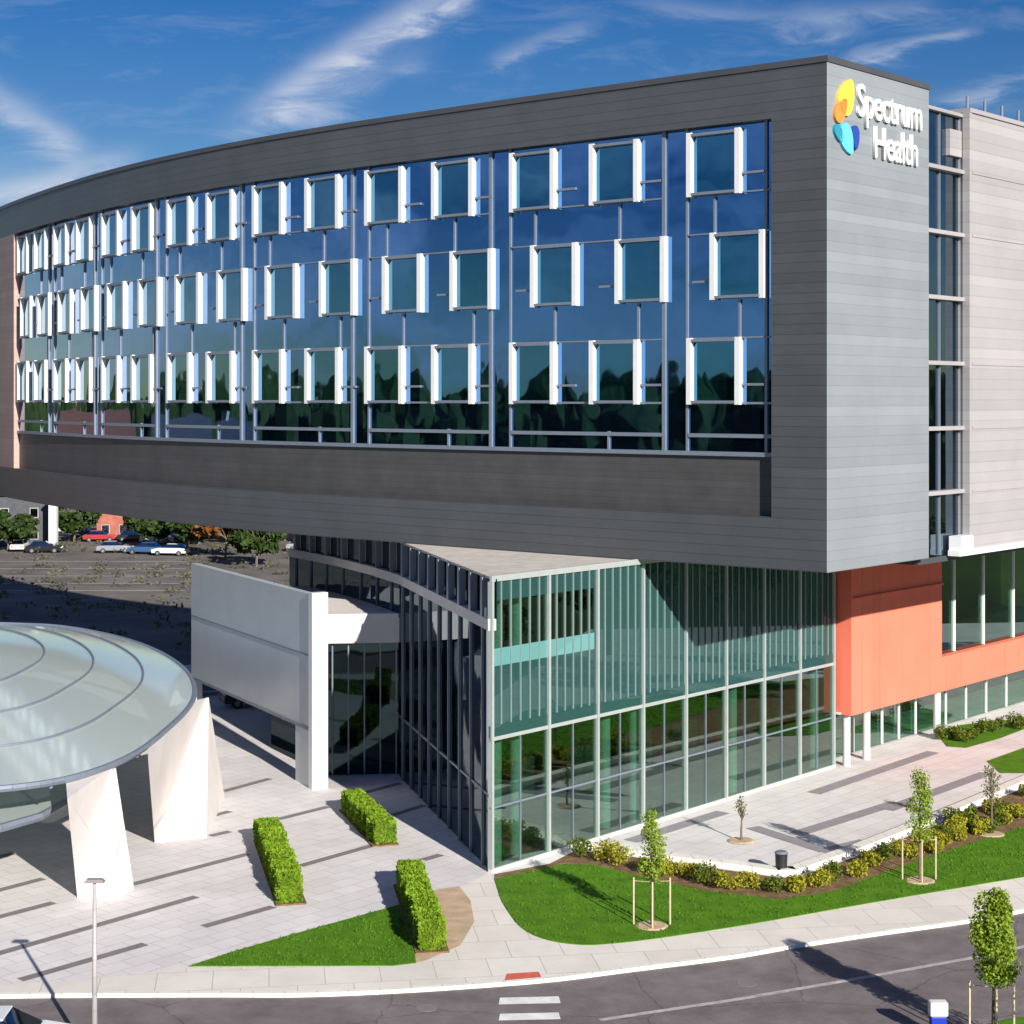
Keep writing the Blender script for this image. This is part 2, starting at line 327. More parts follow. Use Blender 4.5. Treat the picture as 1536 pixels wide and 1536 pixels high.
sheet('pavement', kerb + [gp(x, y) for x, y in ([(p.x, p.y) for p in smooth_px(LB, 5)] + [])][::-1] + [gp(x, y) for x, y in walk[::-1]], .006, M['walk'])
def strip(a, c, wd, z, m, name='paving_strip'):
    a = Vector(a); c = Vector(c); t = (c - a).normalized(); n = Vector((-t.y, t.x, 0)) * wd / 2
    return sheet(name, [a - n, c - n, c + n, a + n], z, m)
JO = [((30, 1470), (218, 1416)), ((-60, 1447), (295, 1345)), ((305, 1390), (410, 1360)), ((197, 1327), (372, 1281)), ((-60, 1391), (80, 1354)), ((-60, 1351), (65, 1318)),
      ((450, 1299), (563, 1267)), ((417, 1229), (493, 1210)), ((310, 1226), (345, 1217)), ((315, 1254), (345, 1247)), ((335, 1187), (405, 1168)), ((572, 1228), (637, 1208)), ((634, 1290), (662, 1282)),
      ((525, 1195), (600, 1175)), ((-60, 1300), (20, 1280))]
for i, (a, c) in enumerate(JO): strip(gp(*a), gp(*c), .42, .004 + .0007 * (i % 3), M['joint'])
JT = [((945, 1262), (1085, 1218)), ((1220, 1190), (1400, 1128)), ((1192, 1252), (1345, 1204)), ((1128, 1241), (1240, 1277)), ((1232, 1278), (1300, 1262)), ((1330, 1215), (1480, 1160))]
for i, (a, c) in enumerate(JT): strip(gp(*a), gp(*c), .75, .004 + .003 * i, M['joint_l'])
# lawns
def lawn(name, px, seedn, dens=9):
    pts = [gp(x, y) for x, y in px]
    o = sheet(name, pts, .03, M['grass'], th=.1)
    # blades on the turf
    bb = MB(); rr = random.Random(seedn)
    xs = [p.x for p in pts]; ys = [p.y for p in pts]
    def inside(x, y):
        c = False; j = len(pts) - 1
        for i in range(len(pts)):
            if (pts[i].y > y) != (pts[j].y > y) and x < (pts[j].x - pts[i].x) * (y - pts[i].y) / (pts[j].y - pts[i].y) + pts[i].x: c = not c
            j = i
        return c
    area = (max(xs) - min(xs)) * (max(ys) - min(ys))
    for _ in range(int(min(area * dens * 4, 26000))):
        x = rr.uniform(min(xs), max(xs)); y = rr.uniform(min(ys), max(ys))
        if not inside(x, y): continue
        a = rr.uniform(0, 6.28); h = rr.uniform(.04, .10); wv = .035
        bb.add([(x - math.cos(a) * wv, y - math.sin(a) * wv, .03), (x + math.cos(a) * wv, y + math.sin(a) * wv, .03), (x + rr.uniform(-.05, .05), y + rr.uniform(-.05, .05), .03 + h)], [(0, 1, 2)])
    g = bb.build('grass', M['blade']); tag(g, kind='stuff')
    return o
LAWN_R = [(p.x, p.y) for p in smooth_px(LB, 5)]
bed_low = [(1950, 1110), (1700, 1183), (1536, 1240), (1380, 1290), (1250, 1338), (1170, 1350), (1050, 1336), (960, 1315), (890, 1298), (845, 1297), (825, 1301), (742, 1319)]
lawn('lawn', LAWN_R + bed_low, 3)
lawn('lawn', [(283, 1450), (350, 1428), (440, 1402), (530, 1377), (602, 1357), (612, 1385), (620, 1415), (624, 1445), (590, 1449)], 4)
sheet('planting_bed', G2([(742, 1312), (825, 1296), (862, 1277), (905, 1279), (1000, 1294), (1100, 1307), (1168, 1317), (1195, 1317), (1300, 1280), (1400, 1240), (1536, 1182), (1700, 1115), (1950, 1030)] + bed_low), .02, M['mulch'])
sheet('gravel_bed', G2([(655, 1335), (688, 1330), (706, 1352), (711, 1384), (690, 1419), (640, 1441), (624, 1445), (612, 1385)]), .02, M['tan'])
sheet('lawn', G2([(1405, 1100), (1440, 1088), (1500, 1080), (1560, 1085), (1500, 1108), (1450, 1122), (1420, 1120)]), .02, M['grass'])
sheet('lawn', G2([(1480, 1142), (1536, 1122), (1620, 1100), (1620, 1140), (1560, 1160), (1500, 1160)]), .02, M['grass'])
# low terrace kerb wall
ew = [gp(x, y) for x, y in [(862, 1273), (905, 1276), (1000, 1291), (1100, 1304), (1168, 1314), (1195, 1313), (1300, 1276), (1400, 1236), (1536, 1178), (1700, 1110), (1900, 1040)]]
b = MB()
for i in range(len(ew) - 1):
    a, c = ew[i], ew[i + 1]; t = (c - a).normalized(); n = Vector((-t.y, t.x, 0)) * .55
    b.hexa([a, c, c + n, a + n], [v + Vector((0, 0, .22)) for v in (a, c, c + n, a + n)])
tag(b.build('terrace_wall', M['kerb']), 'low cream concrete edging wall between the paved terrace and the shrub bed', 'low wall')
# near verge
sheet('grass_verge', [(11, 30), (30, 30), (34, 57), (22, 54.8), (15.5, 52.6), (12.8, 51.2), (11.6, 48)], 0, M['grass'], th=.25)
sheet('near_pavement', [(-60, 30), (10.8, 30), (10.8, 44), (-60, 46.5)], 0, M['walk'], th=.25)
# road paint
strip(gp(900, 1530, -.12), gp(1100, 1500, -.12), .22, -.115, M['paint_old'], 'road_marking')
strip(gp(1100, 1500, -.12), gp(1270, 1471, -.12), .22, -.115, M['paint_old'], 'road_marking')
strip(gp(1270, 1471, -.12), gp(1452, 1438, -.12), .22, -.115, M['paint_old'], 'road_marking')
strip(gp(1452, 1438, -.12), gp(1700, 1385, -.12), .22, -.115, M['paint_old'], 'road_marking')
for y0 in (1491, 1515, 1538):
    sheet('crosswalk_bar', G2([(748, y0 + 10), (841, y0 + 8), (838, y0 - 2), (750, y0)])[::-1], -.115, M['paint'])
for q in (gp(640, 1512, -.12), gp(1120, 1475, -.12)):
    b = MB(); b.tube(q + Vector((0, 0, -.05)), q + Vector((0, 0, .008)), .33, n=24); tag(b.build('manhole_cover', M['joint']), kind='structure')
sheet('tactile_paving', G2([(757, 1471), (812, 1466), (808, 1458), (760, 1461)])[::-1], .012, M['tactile'])
# ------------------------------------------------------------------ main building
ZB, ZT = CZ - 7.05, CZ + 13.9
r = Vector((.66, .751, 0)).normalized(); nr = Vector((r.y, -r.x, 0))
G0 = Vector((-.873, 68.6, 0)); B0 = Vector((12.74, 70.0, 0))
bld = empty('office_building', (10, 95, 0), 'curved dark grey hospital block with blue glass front hanging over a green glass entrance hall', 'building')
# curve of the front
CUR = []; x_, y_ = B0.x, B0.y; DS = .25; s_ = 0
HK = [(0, 38.2), (12, 38.4), (26, 41.2), (40, 48.5), (55, 56.2), (87, 63.7)]      # heading of the wall along its length
while s_ < 86.01:
    for k_ in range(5):
        if HK[k_][0] <= s_ <= HK[k_ + 1][0]: a = R(HK[k_][1] + (HK[k_ + 1][1] - HK[k_][1]) * (s_ - HK[k_][0]) / (HK[k_ + 1][0] - HK[k_][0]))
    CUR.append((Vector((x_, y_, 0)), Vector((-math.cos(a), math.sin(a), 0)), Vector((-math.sin(a), -math.cos(a), 0))))
    x_ -= math.cos(a) * DS; y_ += math.sin(a) * DS; s_ += DS
def C(s, out=0, z=0):
    i = s / DS; k = max(0, min(int(i), len(CUR) - 2)); f = i - k
    p = CUR[k][0].lerp(CUR[k + 1][0], f); n = CUR[k][2].lerp(CUR[k + 1][2], f)
    return p + n * out + Vector((0, 0, z))
def cstrip(b, s0, s1, z0, z1, o0, o1, step=1.0, mi=0):
    "curved bar between arc lengths"
    n = max(1, int(math.ceil((s1 - s0) / step))); ss = [s0 + (s1 - s0) * i / n for i in range(n + 1)]
    vs = []
    for s in ss: vs += [C(s, o0, z0), C(s, o1, z0), C(s, o1, z1), C(s, o0, z1)]
    fs = [(0, 1, 2, 3), tuple(4 * n + i for i in (3, 2, 1, 0))]
    for i in range(n):
        for j in range(4): fs.append((4 * i + j, 4 * i + (j + 1) % 4, 4 * i + 4 + (j + 1) % 4, 4 * i + 4 + j))
    b.add(vs, fs, mi)
S0, S1 = 2.55, 71.2; RC = -.38; ZO0, ZO1 = CZ - 4.9, CZ + 11.6; ZS = CZ - 2.35
b = MB()
cstrip(b, 0, 84, ZO1, ZT - .25, 0, -1.6); cstrip(b, 0, 84, ZB, ZO0, 0, -1.6)
cstrip(b, 0, S0, ZO0, ZO1, 0, -1.6)
b.build('front_frame', M['clad'], bld)
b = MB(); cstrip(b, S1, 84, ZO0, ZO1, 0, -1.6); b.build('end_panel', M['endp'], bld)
b = MB(); cstrip(b, 0, 84, ZT - .25, ZT, .06, -1.7); b.build('coping', M['clad_top'], bld)
b = MB(); cstrip(b, S0, S1, ZO0 + .003, ZS, RC, -1.5); b.build('spandrel_panel', M['panel'], bld)
b = MB(); cstrip(b, S0, S1, ZS, ZO1, RC, -1.5); b.build('curtain_wall_glass', M['glass'], bld, smooth=False)
b = MB(); cstrip(b, S0, S1, ZS - .08, ZS + .1, RC + .16, RC + .002); b.build('sill', M['mull'], bld)
# body behind (roof, soffit, back)
b = MB()
cstrip(b, 0.3, 84, ZB + .05, ZT - .3, -1.55, -8.4, 2); b.build('block_body', M['clad_top'], bld)
Bc = B0
def Q(s, out, z): return B0 + r * s + nr * out + Vector((0, 0, z))      # along the flank
def rq(b, s0, s1, o0, o1, z0, z1, mi=0):
    b.hexa([Q(s0, o0, z0), Q(s1, o0, z0), Q(s1, o1, z0), Q(s0, o1, z0)], [Q(s0, o0, z1), Q(s1, o0, z1), Q(s1, o1, z1), Q(s0, o1, z1)], mi)
b = MB(); rq(b, 0.0, 8.6, .012, -1.2, ZB, ZT - .25); b.build('side_wall', M['clad_side'], bld)
b = MB(); rq(b, -.05, 8.66, .07, -1.3, ZT - .25, ZT + .004); b.build('coping', M['clad_top'], bld)
# link
b = MB(); rq(b, 8.6, 12.5, -.55, -14, ZB - .1, ZT - 1.0); b.build('link_glass', M['link'], bld)
for z in (29.2, 26.3, 23.35, 20.4, 17.45, 14.55):
    b = MB(); rq(b, 8.62, 12.48, -.2, -.6, z - .08, z + .1); b.build('floor_band', M['wing'], bld)
b = MB(); rq(b, 8.62, 12.6, -.3, -14, ZT - .95, ZT - .8); b.build('link_roof', M['wing'], bld)
b = MB(); rq(b, 11.3, 12.47, -.35, -.56, 29.9, 31.1); b.build('white_panel', M['wing'], bld)
b = MB(); rq(b, 10.5, 10.58, -.45, -.56, ZB, ZT - 1.0); b.build('mullion', M['mull'], bld)
# wing
b = MB(); rq(b, 12.5, 60, 0, -16, ZB + .15, ZT - .75); b.build('wing_wall', M['wing'], bld)
b = MB(); rq(b, 12.44, 12.7, .05, -.3, ZB + .1, ZT - .75); b.build('corner_trim', M['wing'], bld)
b = MB(); rq(b, 12.45, 60.1, .08, -16.1, ZT - .75, ZT - .55); b.build('wing_coping', M['wing'], bld)
for z in (29.2, 26.3, 20.4, 17.45, 14.55):
    b = MB(); rq(b, 12.8, 60, .035, -.1, z - .05, z + .07); b.build('trim_line', M['wing'], bld)
b = MB(); rq(b, 11.2, 60, .18, -.4, ZB - .1, ZB + .15); b.build('drip_ledge', M['white'], bld)
b = MB(); rq(b, 11.3, 12.5, .2, -.4, ZB + .15, ZB + .8); b.build('ledge_box', M['white'], bld)
for i in range(14):
    b = MB(); p = Q(13.5 + i * 1.8, -.6, ZT - .55); b.tube(p, p + Vector((0, 0, .75)), .07); b.build('roof_post', M['mull'], bld)
# soffit under the link and wing
b = MB(); rq(b, 8.6, 60, -.5, -14, ZB - .35, ZB - .1); b.build('soffit', M['clad_top'], bld)
# windows
CA = [5.45, 10.6, 15.2, 20.1, 24.7, 29.25, 33.75, 38.25, 42.65, 47.2, 51.7, 56.2, 60.7, 65.1, 69.5]
CB = [4.28, 9.2, 13.95, 18.9, 23.45, 28.1, 32.6, 37.15, 41.65, 46.25, 50.8, 55.3, 59.8, 64.3, 68.6]
CM = [7.44, 17.2, 26.5, 35.75, 44.95, 54.0, 63.0]
ZR = [(CZ + 8.7, CZ + 11.35), (CZ + 4.25, CZ + 7.0), (CZ - .2, CZ + 2.55)]
def window(c, z0, z1):
    W = 1.12; b = MB(); cstrip(b, c - W, c + W, z0, z1, RC + .03, RC + .004, 3); o = b.build('window', M['mull'], bld)
    b = MB(); cstrip(b, c - W, c + W, z0, z0 + .12, RC + .30, RC + .032, 3); b.build('sill', M['mull'], o)
    b = MB(); cstrip(b, c - W, c + W, z1 - .12, z1, RC + .30, RC + .032, 3); b.build('head', M['mull'], o)
    b = MB(); cstrip(b, c - W, c + W, z0 + .12, z1 - .12, RC + .05, RC + .033, 3); b.build('pane', M['pane'], o)
    for sg in (-1, 1):
        b = MB(); s = c + sg * (W + .08); cstrip(b, s - .12, s + .12, z0 - .05, z1 + .05, RC + .30, RC + .004, 3); b.build('side_fin', M['fin'], o)
for rrow, (z0, z1) in enumerate(ZR):
    cs = CB if rrow == 1 else CA
    for k in range(15):
        if cs[k] + 1.4 < S1: window(cs[k], z0, z1)
def mull(s, z0, z1, wd=.12, dep=.09):
    b = MB(); cstrip(b, s - wd / 2, s + wd / 2, z0, z1, RC + dep, RC + .003, 3); b.build('mullion', M['mull'], bld)
mull(2.98, ZS, ZO1)
for k in range(7):
    s = CM[k]
    mull(s - .58, ZS, ZO1, .1, .1); mull(s + .6, ZS, ZO1, .17, .12)
for k in range(14):
    c1 = CA[k]; c2 = CB[k]
    mull(c2 + 1.2, ZR[1][1] + .06, ZR[0][0] - .06, .1); mull(c1 - 1.2, ZR[2][1] + .06, ZR[1][0] - .06, .1)
    if k % 2: mull(c1 + .4, ZS + .1, ZS + .9, .1)
    for (a, c, z) in ((c1 - 2.4, c1 - 1.33, ZR[0][0] + .75), (c1 - 2.4, c1 - 1.33, ZR[2][0] + .75), (c2 + 1.33, c2 + 2.3, ZR[1][0] + .7)):
        b = MB(); cstrip(b, max(a, S0), c, z, z + .1, RC + .13, RC + .003, 3); b.build('transom', M['mull'], bld)
for k in range(8):
    a = S0 if k == 0 else CM[k - 1] + .7; c = S1 if k == 7 else CM[k] - .65
    for z, hh in ((CZ - 1.65, .16), (ZR[2][0] - .03, .09), (ZR[0][0] - .03, .07), (ZR[1][1] + .0, .06), (ZR[2][1], .06)):
        b = MB(); cstrip(b, a, c, z, z + hh, RC + .12, RC + .002, 2); b.build('transom', M['mull'], bld)
# ---------------- entrance hall (glass prow)
def W_(s, out, z): return G0 + r * s + nr * out + Vector((0, 0, z))
def wq(b, s0, s1, o0, o1, z0, z1, mi=0):
    b.hexa([W_(s0, o0, z0), W_(s1, o0, z0), W_(s1, o1, z0), W_(s0, o1, z0)], [W_(s0, o0, z1), W_(s1, o0, z1), W_(s1, o1, z1), W_(s0, o1, z1)], mi)
def wpx(px):
    k = (px - 768) / F
    return (G0.x - k * G0.y) / (k * r.y - r.x)
SE = wpx(1251); ZM = 5.35; ZH = ZB - .12
LW = [(G0.x, G0.y), (-5.6, 86.0), (-7.4, 90.5), (-9.8, 95.5), (-13, 101)]
LW = [Vector((a, c, 0)) for a, c in LW]
# roof, floors, ceiling
b = MB(); b.prism([LW[0], W_(40, 0, 0), W_(40, -40, 0), Vector((-6, 118, 0))] + LW[:0:-1], ZH - .001, ZH + .1); b.build('hall_roof', M['roofg'], bld)
b = MB(); b.prism([LW[0] + r * .3, W_(SE, -.15, 0), W_(SE, -18, 0), LW[1] + Vector((1, 2, 0)), LW[1]], .01, .05); b.build('hall_floor', M['floor_in'], bld)
b = MB(); b.prism([W_(1.5, -1.2, 0), W_(SE, -1.2, 0), W_(SE, -12, 0), LW[1] + Vector((3.5, 2, 0))], ZM + .1, ZM + .5); b.build('upper_floor', M['floor_in'], bld)
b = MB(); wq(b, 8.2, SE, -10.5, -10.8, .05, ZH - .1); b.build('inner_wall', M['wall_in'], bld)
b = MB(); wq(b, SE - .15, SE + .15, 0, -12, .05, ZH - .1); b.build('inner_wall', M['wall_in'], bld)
for s, o in ((1.15, -.75), (2.7, -1.0), (8.6, -1.0), (10.2, -.6), (18.0, -.7), (25.4, -.7)):
    b = MB(); b.tube(W_(s, o, .05), W_(s, o, ZH - .02), .26, n=20); b.build('column', M['fin'], bld, smooth=False)
for s in (7.5, 11, 15, 19, 23):
    b = MB(); wq(b, s - 1.1, s + 1.1, -7, -7.5, .05, 2.4); b.build('inner_partition', M['wall_in'], bld)
# right glass wall
b = MB(); wq(b, .02, SE, .0, -.04, .12, ZM - .15); b.build('lower_glass', M['gclear'], bld)
SW = wpx(893) - .08
b = MB(); wq(b, SW, SE, .0, -.04, ZM + .45, ZH - .02); b.build('upper_glass', M['gfrit'], bld)
b = MB(); wq(b, .02, SW - .002, .0, -.04, ZM + .45, 8.15); b.build('upper_glass', M['gfrit'], bld)
b = MB(); wq(b, .02, SW - .002, .01, -.05, 8.15, 8.85); b.build('spandrel_band', M['band'], bld)
b = MB(); wq(b, .02, SW - .002, .0, -.04, 8.85, 10.75); b.build('upper_window', M['gclear'], bld)
b = MB(); wq(b, .02, SW - .002, .0, -.04, 10.75, ZH - .02); b.build('upper_glass', M['gfrit'], bld)
b = MB(); wq(b, 1.9, 3.2, -1.6, -1.9, 8.85, 10.8); b.build('inner_partition', M['brick'], bld)
b = MB(); wq(b, 0, SE, .05, -.08, ZM - .15, ZM + .0); b.build('transom', M['mullg'], bld)
b = MB(); wq(b, 0, SE, .03, -.08, ZM + .0, ZM + .45); b.build('slab_edge', M['gfrit'], bld)
b = MB(); wq(b, 0, SE, .10, -.1, 0, .12); b.build('base_sill', M['stone'], bld)
b = MB(); wq(b, 0, 40, .1, -.02, ZH - .1, ZH + .14); b.build('roof_edge', M['mullg'], bld)
major = [0.05, wpx(822), wpx(893), wpx(943), wpx(1028), wpx(1103), wpx(1147), wpx(1203), SE - .08]
step = 3.1
ms = [0.06] + [wpx(822) + i * (SE - .1 - wpx(822)) / 7 for i in range(8)]
for s in ms:
    b = MB(); wq(b, s - .06, s + .06, .12, -.12, .12, ZH - .1); b.build('mullion', M['mullg'], bld)
for i in range(len(ms) - 1):
    for j in (1, 2, 3, 4, 5):
        s = ms[i] + (ms[i + 1] - ms[i]) * j / 6
        b = MB(); wq(b, s - .03, s + .03, .05, -.04, ZM + .45, ZH - .1); b.build('thin_mullion', M['mullt'], bld)
    b = MB(); s = (ms[i] + ms[i + 1]) / 2; wq(b, s - .02, s + .02, .04, -.04, .12, ZM - .15); b.build('thin_mullion', M['mull'], bld)
b = MB(); wq(b, 0, SE, .04, -.04, 2.5, 2.58); b.build('transom', M['mull'], bld)
# left glass wall
def wallseg(b, a, c, z0, z1, o0, o1, t0=0, t1=1):
    t = (c - a).normalized(); n = Vector((-t.y, t.x, 0)); L_ = (c - a)
    p = a + L_ * t0; q = a + L_ * t1
    b.hexa([v + Vector((0, 0, z0)) for v in (p + n * o0, q + n * o0, q + n * o1, p + n * o1)], [v + Vector((0, 0, z1)) for v in (p + n * o0, q + n * o0, q + n * o1, p + n * o1)])
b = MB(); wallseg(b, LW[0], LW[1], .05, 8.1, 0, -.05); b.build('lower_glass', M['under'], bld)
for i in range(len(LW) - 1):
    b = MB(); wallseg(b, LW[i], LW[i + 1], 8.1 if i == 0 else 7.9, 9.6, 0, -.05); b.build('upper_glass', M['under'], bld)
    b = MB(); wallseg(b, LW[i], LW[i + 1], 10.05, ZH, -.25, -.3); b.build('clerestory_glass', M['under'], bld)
    b = MB(); wallseg(b, LW[i], LW[i + 1], 9.6, 10.05, .08, -.25); b.build('transom', M['stone'], bld)
    n = max(2, int((LW[i + 1] - LW[i]).length / 1.9))
    for k in range(n):
        b = MB(); wallseg(b, LW[i], LW[i + 1], 10.05, ZH, .1, -.2, (k + .5) / n - .006, (k + .5) / n + .012); b.build('thin_mullion', M['mull'], bld)
        b = MB(); wallseg(b, LW[i], LW[i + 1], .05 if i == 0 else 7.9, 9.6, .1, -.05, (k + .5) / n - .002, (k + .5) / n + .003); b.build('thin_mullion', M['mull'], bld)
b = MB(); wallseg(b, LW[0], LW[1], 3.0, 3.1, .05, -.01); b.build('transom', M['mull'], bld)
# vestibule with white roof beam, left of the hall
vb = [Vector((-9.35, 85.8, 0)), Vector((-5.4, 86.2, 0)), Vector((-7.6, 95.5, 0)), Vector((-13, 99, 0)), Vector((-13, 92.5, 0))]
b = MB(); b.prism(vb, 6.65, 8.1); b.build('vestibule_roof', M['pier'], bld)
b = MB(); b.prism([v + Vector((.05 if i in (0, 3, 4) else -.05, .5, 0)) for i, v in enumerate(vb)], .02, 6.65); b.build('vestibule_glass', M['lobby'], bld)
for k in range(5):
    p = vb[0].lerp(vb[1], (k + .5) / 5) + Vector((0, .44, 0)); b = MB(); b.box(p + Vector((0, 0, 3.33)), (.07, .1, 6.6)); b.build('mullion', M['mull'], bld)
# orange volume and lower flank
SO = wpx(1393)
b = MB(); wq(b, SE + .35, SO, .8, -.6, 2.65, ZH - .15); b.build('orange_wall', M['orange'], bld)
b = MB(); wq(b, SO, 62, .8, .3, 2.65, 4.55); b.build('orange_wall', M['orange'], bld)
b = MB(); wq(b, SE + .5, SO - .02, .9, .79, ZH - 3.1, ZH - 2.98); b.build('shadow_gap', M['orange'], bld)
b = MB(); wq(b, SE + .2, 62, -.9, -1.0, .1, 2.65); b.build('ground_floor_glass', M['gclear'], bld)
b = MB(); wq(b, SO + .05, 62, .25, .18, 4.55, ZB - .4); b.build('ribbon_glass', M['gclear'], bld)
b = MB(); wq(b, SO + .05, 62, .34, .15, 10.3, 11.2); b.build('ribbon_panel', M['gfrit'], bld)
b = MB(); wq(b, SO + .05, 62, .36, .15, ZB - .42, ZB - .18); b.build('ribbon_head', M['white'], bld)
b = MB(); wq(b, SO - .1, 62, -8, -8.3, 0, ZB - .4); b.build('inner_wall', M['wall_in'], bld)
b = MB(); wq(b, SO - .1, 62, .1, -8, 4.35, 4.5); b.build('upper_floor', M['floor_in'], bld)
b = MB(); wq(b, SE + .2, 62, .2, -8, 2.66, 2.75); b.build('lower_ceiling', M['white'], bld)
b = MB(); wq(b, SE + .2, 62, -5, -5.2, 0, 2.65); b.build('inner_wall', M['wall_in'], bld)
for s in (SO + .35, wpx(1424), wpx(1468), wpx(1513), wpx(1540), wpx(1580), wpx(1620)):
    b = MB(); wq(b, s - .045, s + .045, .36, .15, 4.57, ZB - .4); b.build('mullion', M['white'], bld)
for px in (1302, 1345, 1370, 1395, 1440, 1470, 1500, 1530):
    s = wpx(px); b = MB(); wq(b, s - .05, s + .05, -.84, -.95, .1, 2.65); b.build('mullion', M['white'], bld)
for px in (1262, 1292, 1398):
    s = wpx(px); b = MB(); b.tube(W_(s, .3, 0), W_(s, .3, 2.66), .2, n=16); b.build('column', M['stone'], bld)
# ------------------------------------------------------------------ sign on the flank
sp = Q(4.2, 0, 28.2)
sign = empty('wall_sign', sp, 'white lettering with a yellow and blue petal emblem high on the silver flank wall', 'sign')
ROT = Matrix((r, Vector((0, 0, 1)), nr)).transposed()        # local x along the wall, y up, z outwards
def text(body, size, s, z, m, name='lettering'):
    cu = bpy.data.curves.new('t', 'FONT'); cu.body = body; cu.size = size; cu.extrude = .06; cu.offset = .018; cu.space_character = .95
    o = bpy.data.objects.new('t', cu); sc.collection.objects.link(o)
    dg = bpy.context.evaluated_depsgraph_get(); me = bpy.data.meshes.new_from_object(o.evaluated_get(dg))
    bpy.data.objects.remove(o)
    org = Q(s, .09, z) - sp
    for v in me.vertices: v.co = org + ROT @ Vector((v.co.x * .80, v.co.y, v.co.z))
    me.materials.clear(); ob = link(name, me, m, sign); return ob
tx = text('Spectrum', 1.9, 2.2, 30.55, M['fin']); text('Health', 1.9, 3.55, 28.95, M['fin'])
def petal(cx, cy, ang, ln, wd, m):
    b = MB(); pts = []
    for i in range(20):
        t = 2 * math.pi * i / 20; u = math.cos(t) * ln / 2; v = math.sin(t) * wd / 2 * (1 - .35 * math.cos(t))
        pts.append((cx + u * math.cos(ang) - v * math.sin(ang), cy + u * math.sin(ang) + v * math.cos(ang)))
    lo = [Q(s, .014, z) for s, z in pts]; hi = [Q(s, .14, z) for s, z in pts]
    b.hexa(lo, hi); b.build('emblem_petal', m, sign)
petal(1.4, 31.2, R(62), 1.65, 1.1, M['yellow']); petal(.95, 30.6, R(50), 1.25, .7, M['amber'])
petal(1.4, 29.45, R(-55), 1.35, .95, M['sky_blue']); petal(2.1, 29.6, R(-85), 1.0, .55, M['navy']); petal(.8, 29.6, R(-45), .9, .5, M['teal'])
# ------------------------------------------------------------------ white fin wall
fin_root = empty('screen_wall', gp(470, 1183), 'tall pale grey free standing screen wall with a bright white end beside the entrance', 'wall')
pa = Vector((-9.5, 83.3, 0)); pb = Vector((-18.3, 99.3, 0)); t = (pb - pa).normalized(); n = Vector((-t.y, t.x, 0))
def fseg(b, s0, s1, z0, z1, o0, o1):
    q = [pa + t * s0 + n * o0, pa + t * s1 + n * o0, pa + t * s1 + n * o1, pa + t * s0 + n * o1]
    b.hexa([v + Vector((0, 0, z0)) for v in q], [v + Vector((0, 0, z1)) for v in q])
FL = (pb - pa).length
M['finface'] = mat('pale screen panel', (.50, .54, .56), .3, .1, .5, .04, .6)
b = MB(); fseg(b, .3, FL, 2.9, 9.35, .12, -.3); b.build('panel', M['finface'], fin_root)
b = MB(); fseg(b, .3, 2.2, 0, 2.9, .12, -.3); b.build('leg', M['finface'], fin_root)
b = MB(); fseg(b, FL - .7, FL, 0, 2.9, .12, -.3); b.build('leg', M['finface'], fin_root)
b = MB(); fseg(b, -.15, .3, 0, 9.45, .2, -.62); b.build('end_post', M['fin'], fin_root)
b = MB(); fseg(b, .3, FL - .05, 6.35, 6.42, .15, .12); b.build('seam', M['mull'], fin_root)
b = MB(); fseg(b, .3, FL - .05, 2.75, 2.9, .16, -.34); b.build('trim', M['mull'], fin_root)
# ------------------------------------------------------------------ elliptical canopy
can = empty('canopy', (-30, 86, 0), 'large oval frosted glass canopy on splayed white concrete piers over the plaza', 'canopy')
CP = [(-32, 108), (-27.4, 106.3), (-21.8, 99.8), (-17.4, 90.8), (-15.05, 81.6), (-14.75, 73), (-15.3, 67), (-17.3, 63.2), (-21.5, 62), (-28, 64), (-36, 72), (-43, 85), (-46, 97), (-42.5, 106), (-37, 108.8)]
rim = [Vector((p.x, p.y, 0)) for p in smooth_px(CP, 8, True)]; cc = Vector((-29.5, 86, 0)); ZC = 4.75
def ring(f): return [cc + (p - cc) * f + Vector((0, 0, ZC + 1.9 * (1 - f ** 1.7))) for p in rim]
lv = [1, .93, .85, .76, .66, .55, .42, .28, .12]
b = MB(); n_ = len(rim); vs = []
for f in lv: vs += ring(f)
fs = [(k * n_ + i, k * n_ + (i + 1) % n_, (k + 1) * n_ + (i + 1) % n_, (k + 1) * n_ + i) for k in range(len(lv) - 1) for i in range(n_)]
vs.append(cc + Vector((0, 0, ZC + 1.9))); fs += [((len(lv) - 1) * n_ + i, (len(lv) - 1) * n_ + (i + 1) % n_, len(vs) - 1) for i in range(n_)]
b.add(vs, fs); b.build('roof_glass', M['gtop'], can, smooth=True)
def loop(b, pts, r0):
    for i in range(len(pts)): b.tube(pts[i], pts[(i + 1) % len(pts)], r0, n=6)
b = MB(); loop(b, [p - Vector((0, 0, .02)) for p in ring(1.003)], .13); b.build('rim', M['mull'], can)
for f in (.82, .64, .46):
    b = MB(); loop(b, [p + Vector((0, 0, .03)) for p in ring(f)], .06); b.build('seam', M['mull'], can)
for i in range(0, n_, 5):
    b = MB()
    pts = [cc + (rim[i] - cc) * f + Vector((0, 0, ZC - .22 + 1.9 * (1 - f ** 1.7))) for f in (1, .85, .7, .55, .4, .25, .1)]
    for k in range(6): b.tube(pts[k], pts[k + 1], .07, n=6)
    b.build('rafter', M['mull'], can)
def pier(base, top):
    b = MB(); b.hexa(base, top); return b.build('pier', M['pier'], can)
zc = ZC - .12
pier([gp(232, 1264), gp(310, 1257), gp(337, 1197), Vector((-15.6, 80.5, 0))],
     [gp(222, 1136, zc), gp(309, 1047, zc), gp(313, 1046, zc), Vector((-16.5, 78.5, zc))])
